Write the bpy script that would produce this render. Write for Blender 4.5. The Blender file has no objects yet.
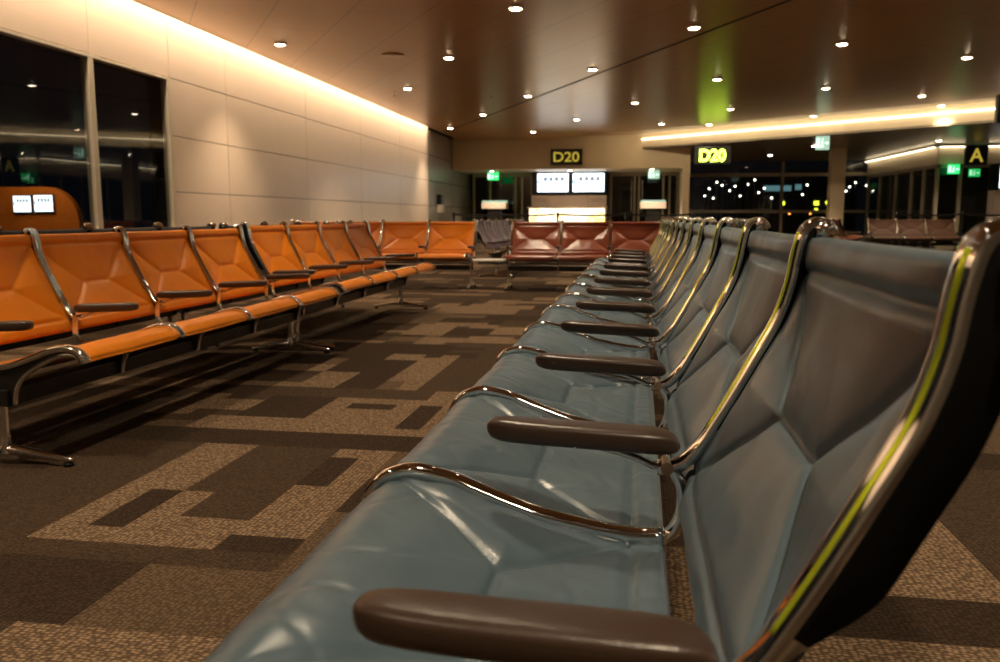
import bpy, math, random
from mathutils import Vector, Matrix, noise

random.seed(7)
SC = bpy.context.scene
COL = SC.collection
PI = math.pi

# ------------------------------------------------------------------ materials
def new_mat(name):
    m = bpy.data.materials.new(name)
    m.use_nodes = True
    nt = m.node_tree
    b = nt.nodes['Principled BSDF']
    return m, nt, b

def N(nt, typ, **kw):
    n = nt.nodes.new(typ)
    for k, v in kw.items():
        setattr(n, k, v)
    return n

def setin(n, **kw):
    for k, v in kw.items():
        n.inputs[k.replace('_', ' ')].default_value = v

def simple(name, col, rough=.5, metal=0.0, bump=0.0, bscale=60, var=0.0, spec=None, coat=0.0):
    m, nt, b = new_mat(name)
    b.inputs['Base Color'].default_value = (*col, 1)
    b.inputs['Roughness'].default_value = rough
    b.inputs['Metallic'].default_value = metal
    if spec is not None:
        b.inputs['Specular IOR Level'].default_value = spec
    if coat:
        b.inputs['Coat Weight'].default_value = coat
        b.inputs['Coat Roughness'].default_value = .15
    tc = N(nt, 'ShaderNodeTexCoord')
    nz = N(nt, 'ShaderNodeTexNoise')
    nz.inputs['Scale'].default_value = bscale
    nz.inputs['Detail'].default_value = 4
    nt.links.new(tc.outputs['Object'], nz.inputs['Vector'])
    if var:
        mx = N(nt, 'ShaderNodeMix', data_type='RGBA')
        mx.inputs[6].default_value = (*[c * (1 - var) for c in col], 1)
        mx.inputs[7].default_value = (*[min(1, c * (1 + var)) for c in col], 1)
        nt.links.new(nz.outputs['Fac'], mx.inputs[0])
        nt.links.new(mx.outputs[2], b.inputs['Base Color'])
    if bump:
        bp = N(nt, 'ShaderNodeBump')
        bp.inputs['Strength'].default_value = bump
        bp.inputs['Distance'].default_value = .002
        nt.links.new(nz.outputs['Fac'], bp.inputs['Height'])
        nt.links.new(bp.outputs['Normal'], b.inputs['Normal'])
    return m

def leather(name, col, rough=.33, dark=.55):
    m, nt, b = new_mat(name)
    tc = N(nt, 'ShaderNodeTexCoord')
    big = N(nt, 'ShaderNodeTexNoise'); setin(big, Scale=5.0, Detail=5.0, Roughness=.6)
    fine = N(nt, 'ShaderNodeTexVoronoi'); setin(fine, Scale=420.0)
    wr = N(nt, 'ShaderNodeTexNoise'); setin(wr, Scale=22.0, Detail=3.0, Distortion=1.2)
    for t in (big, fine, wr):
        nt.links.new(tc.outputs['Object'], t.inputs['Vector'])
    mx = N(nt, 'ShaderNodeMix', data_type='RGBA')
    mx.inputs[6].default_value = (*[c * .82 for c in col], 1)
    mx.inputs[7].default_value = (*[c * 1.15 for c in col], 1)
    nt.links.new(big.outputs['Fac'], mx.inputs[0])
    nt.links.new(mx.outputs[2], b.inputs['Base Color'])
    rr = N(nt, 'ShaderNodeMapRange')
    rr.inputs['To Min'].default_value = rough - .01
    rr.inputs['To Max'].default_value = rough + .06
    nt.links.new(big.outputs['Fac'], rr.inputs['Value'])
    nt.links.new(rr.outputs['Result'], b.inputs['Roughness'])
    b1 = N(nt, 'ShaderNodeBump'); setin(b1, Strength=.10, Distance=.004)
    b2 = N(nt, 'ShaderNodeBump'); setin(b2, Strength=.10, Distance=.0006)
    nt.links.new(wr.outputs['Fac'], b1.inputs['Height'])
    nt.links.new(fine.outputs['Distance'], b2.inputs['Height'])
    nt.links.new(b1.outputs['Normal'], b2.inputs['Normal'])
    nt.links.new(b2.outputs['Normal'], b.inputs['Normal'])
    b.inputs['Specular IOR Level'].default_value = .5
    return m

def emit(name, col, strength):
    m, nt, b = new_mat(name)
    b.inputs['Base Color'].default_value = (0.02, 0.02, 0.02, 1)
    b.inputs['Emission Color'].default_value = (*col, 1)
    b.inputs['Emission Strength'].default_value = strength
    return m

def glass_mat(name, tint=(.72, .76, .76), refl=1.0):
    m, nt, b = new_mat(name)
    nt.nodes.remove(b)
    out = nt.nodes['Material Output']
    tr = N(nt, 'ShaderNodeBsdfTransparent'); tr.inputs['Color'].default_value = (*tint, 1)
    gl = N(nt, 'ShaderNodeBsdfGlossy'); gl.inputs['Roughness'].default_value = 0.0
    gl.inputs['Color'].default_value = (.95, .95, .95, 1)
    fr = N(nt, 'ShaderNodeFresnel'); fr.inputs['IOR'].default_value = 1.52
    mu = N(nt, 'ShaderNodeMath', operation='MULTIPLY'); mu.inputs[1].default_value = refl
    mu.use_clamp = True
    mx = N(nt, 'ShaderNodeMixShader')
    ge = N(nt, 'ShaderNodeNewGeometry')
    iv = N(nt, 'ShaderNodeMath', operation='SUBTRACT'); iv.inputs[0].default_value = 1.0
    nt.links.new(ge.outputs['Backfacing'], iv.inputs[1])
    nt.links.new(iv.outputs[0], mu.inputs[1])
    nt.links.new(fr.outputs[0], mu.inputs[0])
    nt.links.new(mu.outputs[0], mx.inputs[0])
    nt.links.new(tr.outputs[0], mx.inputs[1])
    nt.links.new(gl.outputs[0], mx.inputs[2])
    nt.links.new(mx.outputs[0], out.inputs['Surface'])
    return m

def carpet(name, c_hi, c_lo, scale=1.0, contrast=1.0):
    m, nt, b = new_mat(name)
    tc = N(nt, 'ShaderNodeTexCoord')
    mp = N(nt, 'ShaderNodeMapping'); mp.inputs['Scale'].default_value = (80 * scale, 125 * scale, 1)
    nt.links.new(tc.outputs['Object'], mp.inputs['Vector'])
    vo = N(nt, 'ShaderNodeTexVoronoi'); vo.inputs['Scale'].default_value = 1.0
    vo.inputs['Randomness'].default_value = .5
    nt.links.new(mp.outputs[0], vo.inputs['Vector'])
    nz = N(nt, 'ShaderNodeTexNoise'); setin(nz, Scale=240.0, Detail=3.0)
    nt.links.new(tc.outputs['Object'], nz.inputs['Vector'])
    mr = N(nt, 'ShaderNodeMapRange')
    mr.inputs['From Min'].default_value = .15; mr.inputs['From Max'].default_value = .62
    nt.links.new(vo.outputs['Distance'], mr.inputs['Value'])
    ad = N(nt, 'ShaderNodeMath', operation='MULTIPLY_ADD')
    ad.inputs[1].default_value = .55; ad.use_clamp = True
    nt.links.new(nz.outputs['Fac'], ad.inputs[0])
    sb = N(nt, 'ShaderNodeMath', operation='SUBTRACT'); sb.inputs[1].default_value = .28
    nt.links.new(mr.outputs['Result'], sb.inputs[0])
    nt.links.new(sb.outputs[0], ad.inputs[2])
    mx = N(nt, 'ShaderNodeMix', data_type='RGBA')
    mx.inputs[6].default_value = (*c_hi, 1); mx.inputs[7].default_value = (*c_lo, 1)
    nt.links.new(ad.outputs[0], mx.inputs[0])
    nt.links.new(mx.outputs[2], b.inputs['Base Color'])
    b.inputs['Roughness'].default_value = .95
    b.inputs['Specular IOR Level'].default_value = .1
    bp = N(nt, 'ShaderNodeBump', invert=True); setin(bp, Strength=.8, Distance=.006)
    nt.links.new(vo.outputs['Distance'], bp.inputs['Height'])
    nt.links.new(bp.outputs['Normal'], b.inputs['Normal'])
    return m

GRID_ANG = math.atan2(1.3, 2.0)          # the ceiling panels and lamps run at this angle

def ceiling_mat(name, col, rough=.28, metal=.55, seam=True):
    m, nt, b = new_mat(name)
    tc = N(nt, 'ShaderNodeTexCoord')
    mp = N(nt, 'ShaderNodeMapping')
    mp.inputs['Rotation'].default_value = (0, 0, -GRID_ANG)
    nt.links.new(tc.outputs['Object'], mp.inputs['Vector'])
    nz = N(nt, 'ShaderNodeTexNoise'); setin(nz, Scale=.5, Detail=1.0)
    nt.links.new(mp.outputs[0], nz.inputs['Vector'])
    sw = N(nt, 'ShaderNodeMapping'); sw.inputs['Rotation'].default_value = (0, 0, PI / 2)
    nt.links.new(mp.outputs[0], sw.inputs['Vector'])
    br = N(nt, 'ShaderNodeTexBrick'); br.offset = .5
    br.inputs['Color1'].default_value = (*col, 1)
    br.inputs['Color2'].default_value = (*[c * .95 for c in col], 1)
    br.inputs['Mortar'].default_value = (*([.25 * c for c in col] if seam else col), 1)
    setin(br, Scale=1.0)
    br.inputs['Mortar Size'].default_value = .005
    br.inputs['Mortar Smooth'].default_value = 0.0
    br.inputs['Brick Width'].default_value = 2.4
    br.inputs['Row Height'].default_value = .8
    nt.links.new(sw.outputs[0], br.inputs['Vector'])
    nt.links.new(br.outputs['Color'], b.inputs['Base Color'])
    rr = N(nt, 'ShaderNodeMapRange')
    rr.inputs['To Min'].default_value = rough - .01; rr.inputs['To Max'].default_value = rough + .02
    nt.links.new(nz.outputs['Fac'], rr.inputs['Value'])
    nt.links.new(rr.outputs['Result'], b.inputs['Roughness'])
    b.inputs['Metallic'].default_value = metal
    return m

M = {}
M['chrome'] = simple('polished_aluminium', (.76, .77, .78), .06, 1.0)
M['steel_dark'] = simple('dark_steel', (.05, .05, .05), .35, .8)
M['black'] = simple('black_vinyl', (.005, .005, .005), .6, spec=.12)
M['lime'] = simple('lime_reflection_paint', (.66, .82, .03), .2, .55)  # green reflection on the blue benches' posts, put into the base colour
M['arm'] = simple('arm_urethane', (.050, .029, .019), .31, 0, .25, 300, .1)
M['blue'] = leather('blue_leather', (.090, .134, .166), .30)
M['orange'] = leather('orange_leather', (.64, .180, .001), .36)
M['red'] = leather('oxblood_leather', (.185, .036, .010), .29)
M['plum'] = leather('plum_leather', (.105, .045, .095), .36)
M['charcoal'] = leather('charcoal_leather', (.03, .03, .032), .35)
M['rust'] = leather('rust_leather', (.075, .026, .007), .6)
M['wallpanel'] = simple('satin_wall_panel', (.76, .58, .45), .36, .12, 0, 3, .04)
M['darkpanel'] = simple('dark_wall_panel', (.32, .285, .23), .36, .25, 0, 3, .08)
M['gap'] = simple('joint_dark', (.02, .016, .012), .8)  # dark backing between wall panels and strip of the ceiling joint
M['alu'] = simple('anodised_aluminium', (.72, .60, .45), .35, .25)
M['frame_dark'] = simple('bronze_frame', (.42, .35, .25), .4, .3)
M['ceiling'] = ceiling_mat('satin_ceiling_panel', (.47, .255, .085), .28, .35)
M['cream'] = simple('cream_plaster', (.80, .67, .47), .55, 0, 0, 3, .04)
M['creamstrip'] = simple('cream_ceiling_strip', (.80, .66, .45), .45, 0, 0, 3, .04)
M['soffit'] = simple('grey_soffit', (.30, .26, .20), .3, .3, 0, 2, .06)
M['bulkhead'] = simple('bulkhead_paint', (.74, .60, .38), .5, 0, 0, 3, .05)
M['glass'] = glass_mat('window_glass', (.84, .85, .84), 1.0)
M['doorglass'] = glass_mat('door_glass', (.62, .66, .64), 1.0)
M['desk_panel'] = simple('pale_counter_panel', (.75, .62, .52), .45, 0, 0, 4, .03)
M['counter_print'] = simple('counter_lettering', (.42, .30, .24), .6)
M['white_lam'] = simple('white_laminate', (.85, .80, .74), .35)
M['sign_black'] = simple('sign_black', (.012, .012, .012), .35)
M['sign_yellow'] = emit('sign_yellow_dim', (.75, .55, .06), .35)
M['sign_lit'] = emit('sign_green_lit', (.62, 1.0, .06), 4.2)
M['exit_green'] = emit('exit_green', (.02, .55, .12), 1.2)
M['exit_white'] = emit('exit_white', (.55, .95, .65), 1.4)
M['exit_pale'] = emit('exit_pale', (.50, .75, .55), .5)
M['screen'] = emit('screen_white', (.78, .91, 1.0), 2.0)
M['screen_ink'] = emit('screen_ink', (.46, .52, .60), .42)
M['screen_teal'] = emit('screen_teal', (.30, .62, .62), .6)
M['lens'] = emit('lamp_lens', (1.0, .80, .55), 26.0)
M['led'] = emit('cove_led', (1.0, .82, .54), 3.4)
M['trimring'] = simple('lamp_trim', (.7, .62, .5), .3, .7)
M['belt'] = simple('black_belt', (.01, .01, .01), .6)
M['apron'] = simple('apron_concrete', (.03, .03, .035), .7)
M['night_wall'] = simple('night_facade', (.02, .025, .03), .6)
M['win_yellow'] = emit('lit_window_yellow', (.85, .95, .05), 2.2)
M['win_teal'] = emit('lit_window_teal', (.25, .55, .6), .25)
M['glint_white'] = emit('downlight_glint_white', (1, .93, .8), 7)  # white dots standing in for downlight reflections in the glass
M['lamp_amber'] = emit('apron_lamp_amber', (1, .35, .06), 3)
M['orange_wall'] = simple('orange_wall_panel', (.60, .20, .03), .5)
M['corridor'] = simple('corridor_wall', (.45, .37, .26), .6)

def onyx_mat():
    m, nt, b = new_mat('backlit_onyx')
    tc = N(nt, 'ShaderNodeTexCoord')
    nz = N(nt, 'ShaderNodeTexNoise'); setin(nz, Scale=2.6, Detail=5.0, Distortion=1.4)
    nt.links.new(tc.outputs['Object'], nz.inputs['Vector'])
    cr = N(nt, 'ShaderNodeValToRGB')
    e = cr.color_ramp.elements
    e[0].position = .35; e[0].color = (1, .62, .16, 1)
    e[1].position = .56; e[1].color = (1, .93, .68, 1)
    nt.links.new(nz.outputs['Fac'], cr.inputs['Fac'])
    nt.links.new(cr.outputs['Color'], b.inputs['Emission Color'])
    b.inputs['Emission Strength'].default_value = 1.5
    b.inputs['Base Color'].default_value = (.6, .5, .3, 1)
    return m
M['onyx'] = onyx_mat()

# ------------------------------------------------------------------ mesh helper
class MB:
    def __init__(s):
        s.v = []; s.f = []; s.mi = []; s.sm = []
    def add(s, verts, faces, mi=0, smooth=False):
        o = len(s.v)
        s.v += [tuple(p) for p in verts]
        for f in faces:
            s.f.append(tuple(o + i for i in f)); s.mi.append(mi); s.sm.append(smooth)
        return s
    def box(s, x0, x1, y0, y1, z0, z1, mi=0, bev=0.0):
        if bev <= 0:
            v = [(x, y, z) for x in (x0, x1) for y in (y0, y1) for z in (z0, z1)]
            f = [(0, 1, 3, 2), (4, 6, 7, 5), (0, 4, 5, 1), (2, 3, 7, 6), (0, 2, 6, 4), (1, 5, 7, 3)]
            return s.add(v, f, mi)
        import bmesh
        bm = bmesh.new()
        bmesh.ops.create_cube(bm, size=1)
        for p in bm.verts:
            p.co = Vector(((x0 + x1) / 2 + p.co.x * (x1 - x0), (y0 + y1) / 2 + p.co.y * (y1 - y0), (z0 + z1) / 2 + p.co.z * (z1 - z0)))
        bmesh.ops.bevel(bm, geom=bm.edges[:], offset=bev, segments=2, affect='EDGES', profile=.6)
        bm.verts.index_update()
        s.add([p.co[:] for p in bm.verts], [[q.index for q in f.verts] for f in bm.faces], mi)
        bm.free()
        return s
    def cyl(s, c0, c1, r0, r1=None, n=16, mi=0, caps=True):
        r1 = r0 if r1 is None else r1
        c0 = Vector(c0); c1 = Vector(c1)
        d = (c1 - c0).normalized()
        a = d.orthogonal().normalized(); b = d.cross(a)
        v = []
        for c, r in ((c0, r0), (c1, r1)):
            for i in range(n):
                t = 2 * PI * i / n
                v.append(c + a * (r * math.cos(t)) + b * (r * math.sin(t)))
        s.add(v, [(i, (i + 1) % n, n + (i + 1) % n, n + i) for i in range(n)], mi, True)
        if caps:
            s.add(v[:n], [tuple(range(n - 1, -1, -1))], mi)
            s.add(v[n:], [tuple(range(n))], mi)
        return s
    def lathe(s, prof, center=(0, 0, 0), n=20, mi=0, caps=True):
        cx, cy, cz = center
        v = []
        for (r, z) in prof:
            for i in range(n):
                t = 2 * PI * i / n
                v.append((cx + r * math.cos(t), cy + r * math.sin(t), cz + z))
        f = []
        for j in range(len(prof) - 1):
            for i in range(n):
                f.append((j * n + i, j * n + (i + 1) % n, (j + 1) * n + (i + 1) % n, (j + 1) * n + i))
        if caps:
            f.append(tuple(range(n - 1, -1, -1)))
            f.append(tuple((len(prof) - 1) * n + i for i in range(n)))
        return s.add(v, f, mi, True)
    def tube(s, path, r, n=10, mi=0):
        path = [Vector(p) for p in path]
        rs = r if isinstance(r, (list, tuple)) else [r] * len(path)
        v = []; prev = None
        for i, p in enumerate(path):
            d = (path[min(i + 1, len(path) - 1)] - path[max(i - 1, 0)]).normalized()
            a = (d.orthogonal() if prev is None else prev - d * prev.dot(d)).normalized()
            prev = a; b = d.cross(a)
            for k in range(n):
                t = 2 * PI * k / n
                v.append(p + a * (rs[i] * math.cos(t)) + b * (rs[i] * math.sin(t)))
        m = len(path)
        f = [(j * n + k, j * n + (k + 1) % n, (j + 1) * n + (k + 1) % n, (j + 1) * n + k) for j in range(m - 1) for k in range(n)]
        s.add(v, f, mi, True)
        s.add(v[:n], [tuple(range(n - 1, -1, -1))], mi)
        s.add(v[-n:], [tuple(range(n))], mi)
        return s
    def poly_y(s, pts, y0, y1, mi=0):
        """outline in XZ, extruded along Y"""
        n = len(pts)
        v = [(x, y0, z) for x, z in pts] + [(x, y1, z) for x, z in pts]
        f = [tuple(range(n)), tuple(range(2 * n - 1, n - 1, -1))]
        f += [(i, n + i, n + (i + 1) % n, (i + 1) % n) for i in range(n)]
        return s.add(v, f, mi)
    def poly_z(s, pts, z0, z1, mi=0):
        n = len(pts)
        v = [(x, y, z0) for x, y in pts] + [(x, y, z1) for x, y in pts]
        f = [tuple(range(n - 1, -1, -1)), tuple(range(n, 2 * n))]
        f += [(i, (i + 1) % n, n + (i + 1) % n, n + i) for i in range(n)]
        return s.add(v, f, mi)
    def sweep(s, path, section, mis, closed_caps=True):
        """path in XZ plane; section = list of (y, n) with n along the path normal (to the right of travel)."""
        pts = [Vector((p[0], 0, p[1])) for p in path]
        m = len(pts); k = len(section if not callable(section) else section(0)); v = []
        for i, p in enumerate(pts):
            d = (pts[min(i + 1, m - 1)] - pts[max(i - 1, 0)]).normalized()
            nrm = Vector((-d.z, 0, d.x))
            for (y, q) in (section(i / (m - 1)) if callable(section) else section):
                v.append(p + nrm * q + Vector((0, y, 0)))
        o = len(s.v)
        s.v += [tuple(a) for a in v]
        for i in range(m - 1):
            for j in range(k):
                s.f.append((o + i * k + j, o + i * k + (j + 1) % k, o + (i + 1) * k + (j + 1) % k, o + (i + 1) * k + j))
                s.mi.append(mis[j]); s.sm.append(True)
        s.f.append(tuple(o + j for j in range(k - 1, -1, -1))); s.mi.append(mis[0]); s.sm.append(False)
        s.f.append(tuple(o + (m - 1) * k + j for j in range(k))); s.mi.append(mis[0]); s.sm.append(False)
        return s
    def mesh(s, name, mats):
        me = bpy.data.meshes.new(name)
        me.from_pydata(s.v, [], s.f)
        for mt in (mats if isinstance(mats, (list, tuple)) else [mats]):
            me.materials.append(mt)
        me.polygons.foreach_set('material_index', s.mi)
        me.polygons.foreach_set('use_smooth', s.sm)
        me.update()
        import bmesh
        bm = bmesh.new(); bm.from_mesh(me)
        bmesh.ops.recalc_face_normals(bm, faces=bm.faces[:])
        bm.to_mesh(me); bm.free()
        return me
    def build(s, name, mats, parent=None, loc=None):
        return link(name, s.mesh(name, mats), parent, loc)

def link(name, data, parent=None, loc=None, rot=None):
    o = bpy.data.objects.new(name, data)
    COL.objects.link(o)
    if parent: o.parent = parent
    if loc: o.location = loc
    if rot: o.rotation_euler = rot
    return o

def empty(name, loc=(0, 0, 0), rz=0.0):
    o = bpy.data.objects.new(name, None); COL.objects.link(o)
    o.location = loc; o.rotation_euler = (0, 0, rz)
    o.empty_display_size = .1
    return o

def tag(o, label, cat, group=None, kind=None):
    o['label'] = label; o['category'] = cat
    if group: o['group'] = group
    if kind: o['kind'] = kind
    return o

def struct(o):
    o['kind'] = 'structure'
    return o

def smooth_path(pts, n=40):
    """Catmull-Rom resample of a 2-D polyline, evenly spaced"""
    P = [Vector(p) for p in pts]
    P = [P[0] * 2 - P[1]] + P + [P[-1] * 2 - P[-2]]
    dense = []
    for i in range(1, len(P) - 2):
        for k in range(12):
            t = k / 12
            a, b, c, d = P[i - 1], P[i], P[i + 1], P[i + 2]
            dense.append(.5 * ((2 * b) + (c - a) * t + (2 * a - 5 * b + 4 * c - d) * t * t + (3 * b - a - 3 * c + d) * t ** 3))
    dense.append(P[-2])
    L = [0]
    for i in range(1, len(dense)): L.append(L[-1] + (dense[i] - dense[i - 1]).length)
    out = []; j = 0
    for k in range(n + 1):
        t = L[-1] * k / n
        while j < len(L) - 2 and L[j + 1] < t: j += 1
        u = (t - L[j]) / max(1e-9, L[j + 1] - L[j])
        out.append(dense[j].lerp(dense[j + 1], min(1, max(0, u))))
    return out, L[-1]

# ------------------------------------------------------------------ tandem seating
# local frame of a bench: -x is the front, y runs along the row, z up; first post at y = 0
BACK_RAIL = [(.036, .496), (.055, .497), (.074, .505), (.090, .522), (.107, .545), (.141, .605), (.174, .668), (.203, .726),
             (.219, .776), (.226, .818), (.233, .849), (.241, .862), (.255, .867), (.268, .862), (.275, .850)]
SEAT_RAIL = [(-.428, .418), (-.421, .436), (-.404, .456), (-.380, .467), (-.355, .472), (-.321, .468), (-.283, .459), (-.24, .442),
             (-.185, .422), (-.132, .406), (-.052, .391), (0, .385), (.030, .385), (.046, .388)]
STRUT = [(.040, .378), (.058, .388), (.071, .412), (.075, .445), (.070, .475), (.056, .497)]

def rounded_section(w, d, chan=0.0):
    """closed section: crowned front (optionally with a shallow channel), sides going d deep"""
    pts = []; h = w / 2; n = 16
    for i in range(n + 1):
        t = PI * i / n
        y = -h * math.cos(t)
        q = .009 * math.sin(t) ** .6
        q -= chan * math.exp(-((y - .001) / (w * .20)) ** 2)
        pts.append((y, q))
    pts += [(h * .98, -.004), (h * .90, -d), (-h * .90, -d), (-h * .98, -.004)]
    mis = [0] * (n + 1) + [1, 1, 1, 0]
    return pts, mis

def side_frame_mesh():
    mb = MB()
    mis = rounded_section(.038, .040)[1]
    p, _ = smooth_path(BACK_RAIL, 60)
    def sec(u):
        k = min(1, max(0, (u - .16) / .22)); k = k * k * (3 - 2 * k)
        e = min(1, max(0, (u - .86) / .08))
        return rounded_section(.036 + .002 * k, .010 + .032 * k - .020 * e, .0045 * k * (1 - e))[0]
    mb.sweep(p, sec, mis)
    lo = len(mb.f) - 2
    k_ = len(mis)
    for q_ in range(k_ * 14): mb.mi[q_] = 0
    # rolled knob at the top
    mb.cyl((.259, -.018, .852), (.259, .018, .852), .016, n=16, mi=0)
    for sy in (-1, 1):
        mb.lathe([(.0001, -.012), (.008, -.010), (.012, -.004), (.012, .004), (.008, .010), (.0001, .012)], (.259, sy * .019, .857), 12, 0)
    # cast yoke behind the back, just under the knob
    mb.tube([(.262, -.03, .80), (.250, 0, .815), (.262, .03, .80)], .007, 8, 0)
    pts2, mis2 = rounded_section(.036, .014)
    p, _ = smooth_path(SEAT_RAIL, 46)
    mb.sweep(p, pts2, [0] * len(mis2))
    # strut joining seat rail to back rail
    p, _ = smooth_path(STRUT, 16)
    mb.sweep(p, [(-.017, -.005), (-.012, -.009), (.012, -.009), (.017, -.005), (.017, .005), (.012, .008), (-.012, .008), (-.017, .005)], [0] * 8)
    mb.cyl((.044, -.018, .383), (.044, .018, .383), .0095, n=20)
    # joint casting where the arm is bolted on
    mb.cyl((.050, -.022, .498), (.050, .022, .498), .010, n=14)
    # crescent bracket under the seat rail down to the beam
    lower = [(-.415, .428), (-.385, .443), (-.345, .444), (-.30, .431), (-.25, .408), (-.20, .378), (-.165, .345), (-.145, .305), (-.138, .262)]
    upper = [(-.03, .262), (-.02, .31), (.0, .35), (.03, .372), (.0, .374), (-.06, .380), (-.132, .394), (-.185, .410), (-.24, .430), (-.283, .447), (-.321, .456), (-.355, .460), (-.39, .450)]
    lw, _ = smooth_path(lower, 22)
    mb.poly_y([(q.x, q.y) for q in lw] + upper, -.007, .007, 2)
    mb.tube([(q.x, 0, q.y) for q in lw[1:]], .010, 8, 0)
    return mb.mesh('side_frame', [M['chrome'], M['black'], M['steel_dark']])

def sling_mesh(name, path, pitch, seams, hems, mat, seed, front, crease=1.0, thick=.020, puff=.020, sag=.010, inset=.012, ns=44, nt=36):
    """padded sling between two rails; front = +1 if the padded side is on the left normal of the path"""
    P, L = smooth_path(path, ns)
    W = pitch - .030
    def dseg(a, b, p):
        ab = b - a; t = max(0, min(1, (p - a).dot(ab) / ab.length_squared))
        return (p - (a + ab * t)).length
    S = [(Vector((s0 * L, t0 * W)), Vector((s1 * L, t1 * W))) for (s0, t0, s1, t1) in seams]
    mb = MB(); rings = []
    for j in range(nt + 1):
        t = j / nt
        # closer spacing at the borders
        t = .5 - .5 * math.cos(PI * t) * (.6 + .4 * abs(math.cos(PI * t)))
        y = .015 + W * t
        fr = []; bk = []
        edge = min(t, 1 - t) * W
        for i in range(ns + 1):
            s = i / ns
            p = P[i]
            d = (P[min(i + 1, ns)] - P[max(i - 1, 0)]).normalized()
            nrm = Vector((-d.y, d.x)) * front
            q = Vector((s * L, t * W))
            dm = min(dseg(a, b, q) for a, b in S)
            h = puff * (1 - math.exp(-dm / .055)) - .0055 * math.exp(-(dm / .006) ** 2)
            for hs in hems:
                dh = abs(s - hs) * L
                h -= .006 * math.exp(-(dh / .009) ** 2)
                if (hs > .5 and s > hs) or (hs < .5 and s < hs):
                    h = max(h, .004 + .006 * min(1, dh / .015)) - .006 * math.exp(-(dh / .009) ** 2)
            ee = min(edge / .05, 1)
            h *= .35 + .65 * ee
            nv = Vector((p.x * 5 + seed, y * 5, p.y * 5))
            h += .0040 * noise.noise(nv) + .0018 * noise.noise(nv * 3.1)
            # drag lines running from the corners and seams
            h += crease * .0012 * (1 - abs(noise.noise(Vector((q.x * 9 + seed, q.y * 22 + q.x * 10, .3)))) * 2.2)
            h -= crease * .0022 * max(0, 1 - abs(noise.noise(Vector((q.x * 5.5 + q.y * 3 + seed * 2, q.y * 6, 4.1)))) * 16)
            # little puckers where the leather is pulled tight under the rails
            pk = math.exp(-edge / .045)
            h += (.0010 + .0018 * crease) * pk * noise.noise(Vector((s * L * 34 + seed, y * 4, 1.7)))
            se = min(s, 1 - s) * L
            rnd = math.sqrt(max(0, 1 - (1 - min(1, se / .014)) ** 2))
            base = -inset - sag * math.sin(PI * t)
            mid = base - thick * .5
            fr.append((p + nrm * (mid + (thick * .5 + h) * rnd), y))
            bk.append((p + nrm * (mid - thick * .5 * rnd), y))
        rings.append([(a.x, yy, a.y) for a, yy in fr] + [(a.x, yy, a.y) for a, yy in reversed(bk)])
    k = len(rings[0]); v = [p for r in rings for p in r]
    f = []
    for j in range(nt):
        for i in range(k):
            f.append((j * k + i, j * k + (i + 1) % k, (j + 1) * k + (i + 1) % k, (j + 1) * k + i))
    mb.add(v, f, 0, True)
    mb.add(rings[0], [tuple(range(k))], 0); mb.add(rings[-1], [tuple(range(k - 1, -1, -1))], 0)
    return mb.mesh(name, [mat])

def back_mesh(mat, pitch, seed, ns=44, nt=36):
    path = [(.064, .438), (.068, .465), (.080, .500), (.107, .545), (.141, .605), (.174, .668), (.203, .726), (.219, .776), (.226, .818), (.233, .852)]
    c = .50
    seams = [(c, .34, c, .66), (c, .34, .13, .0), (c, .34, .885, .0), (c, .66, .13, 1), (c, .66, .885, 1)]
    return sling_mesh('backrest', path, pitch, seams, [.13, .885], mat, seed, 1, .0, ns=ns, nt=nt)

def seat_mesh(mat, pitch, seed, ns=44, nt=36):
    path = [(-.425, .424)] + [(x + (.003 if x < -.4 else 0), z) for x, z in SEAT_RAIL[1:]]
    c = .56
    seams = [(c, .31, c, .69), (c, .31, .13, .0), (c, .31, .90, .0), (c, .69, .13, 1), (c, .69, .90, 1)]
    return sling_mesh('seat', path, pitch, seams, [.90], mat, seed, 1, .8, thick=.014, puff=.015, sag=.008, inset=.011, ns=ns, nt=nt)

def reflection_strip_mesh():  # strip coloured lime to imitate a green reflection along the post
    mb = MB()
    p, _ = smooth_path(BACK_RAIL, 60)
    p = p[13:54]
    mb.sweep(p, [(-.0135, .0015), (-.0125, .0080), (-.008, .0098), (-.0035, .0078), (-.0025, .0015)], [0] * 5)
    return mb.mesh('green_reflection_strip', [M['lime']])

def arm_pad_mesh():
    mb = MB()
    n = 40; k = 28; v = []
    for i in range(n + 1):
        u = i / n
        a = -math.cos(PI * u)
        x = -.080 + .150 * a
        t_ = abs(a)
        ew = max(0.0, 1 - t_ ** 7) ** .5                # plan: rounded ends
        eh = max(0.0, 1 - t_ ** 14) ** .5               # side: blunt ends
        w = (.027 + .006 * min(1, u * 1.8)) * max(ew, .02)
        zt = .566 - .016 * u - .010 * max(0, (u - .72) / .28) ** 2
        zb = .526 - .012 * u + .004 * (1 - u)
        zc = (zt + zb) / 2; hz = (zt - zb) / 2 * max(eh, .04)
        for j in range(k):
            t = 2 * PI * j / k
            cy = math.copysign(abs(math.cos(t)) ** .50, math.cos(t)); cz = math.copysign(abs(math.sin(t)) ** .58, math.sin(t))
            v.append((x, w * cy, zc + hz * cz))
    f = [(i * k + j, i * k + (j + 1) % k, (i + 1) * k + (j + 1) % k, (i + 1) * k + j) for i in range(n) for j in range(k)]
    f += [tuple(range(k - 1, -1, -1)), tuple(n * k + j for j in range(k))]
    mb.add(v, f, 0, True)
    return mb.mesh('armrest', [M['arm']])

def arm_support_mesh():
    mb = MB()
    p, _ = smooth_path([(-.15, .532), (-.09, .528), (-.035, .520), (.005, .508), (.030, .497), (.050, .497)], 18)
    mb.sweep(p, [(-.011, -.004), (.011, -.004), (.011, .004), (-.011, .004)], [0] * 4)
    return mb.mesh('arm_support', [M['chrome']])

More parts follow.
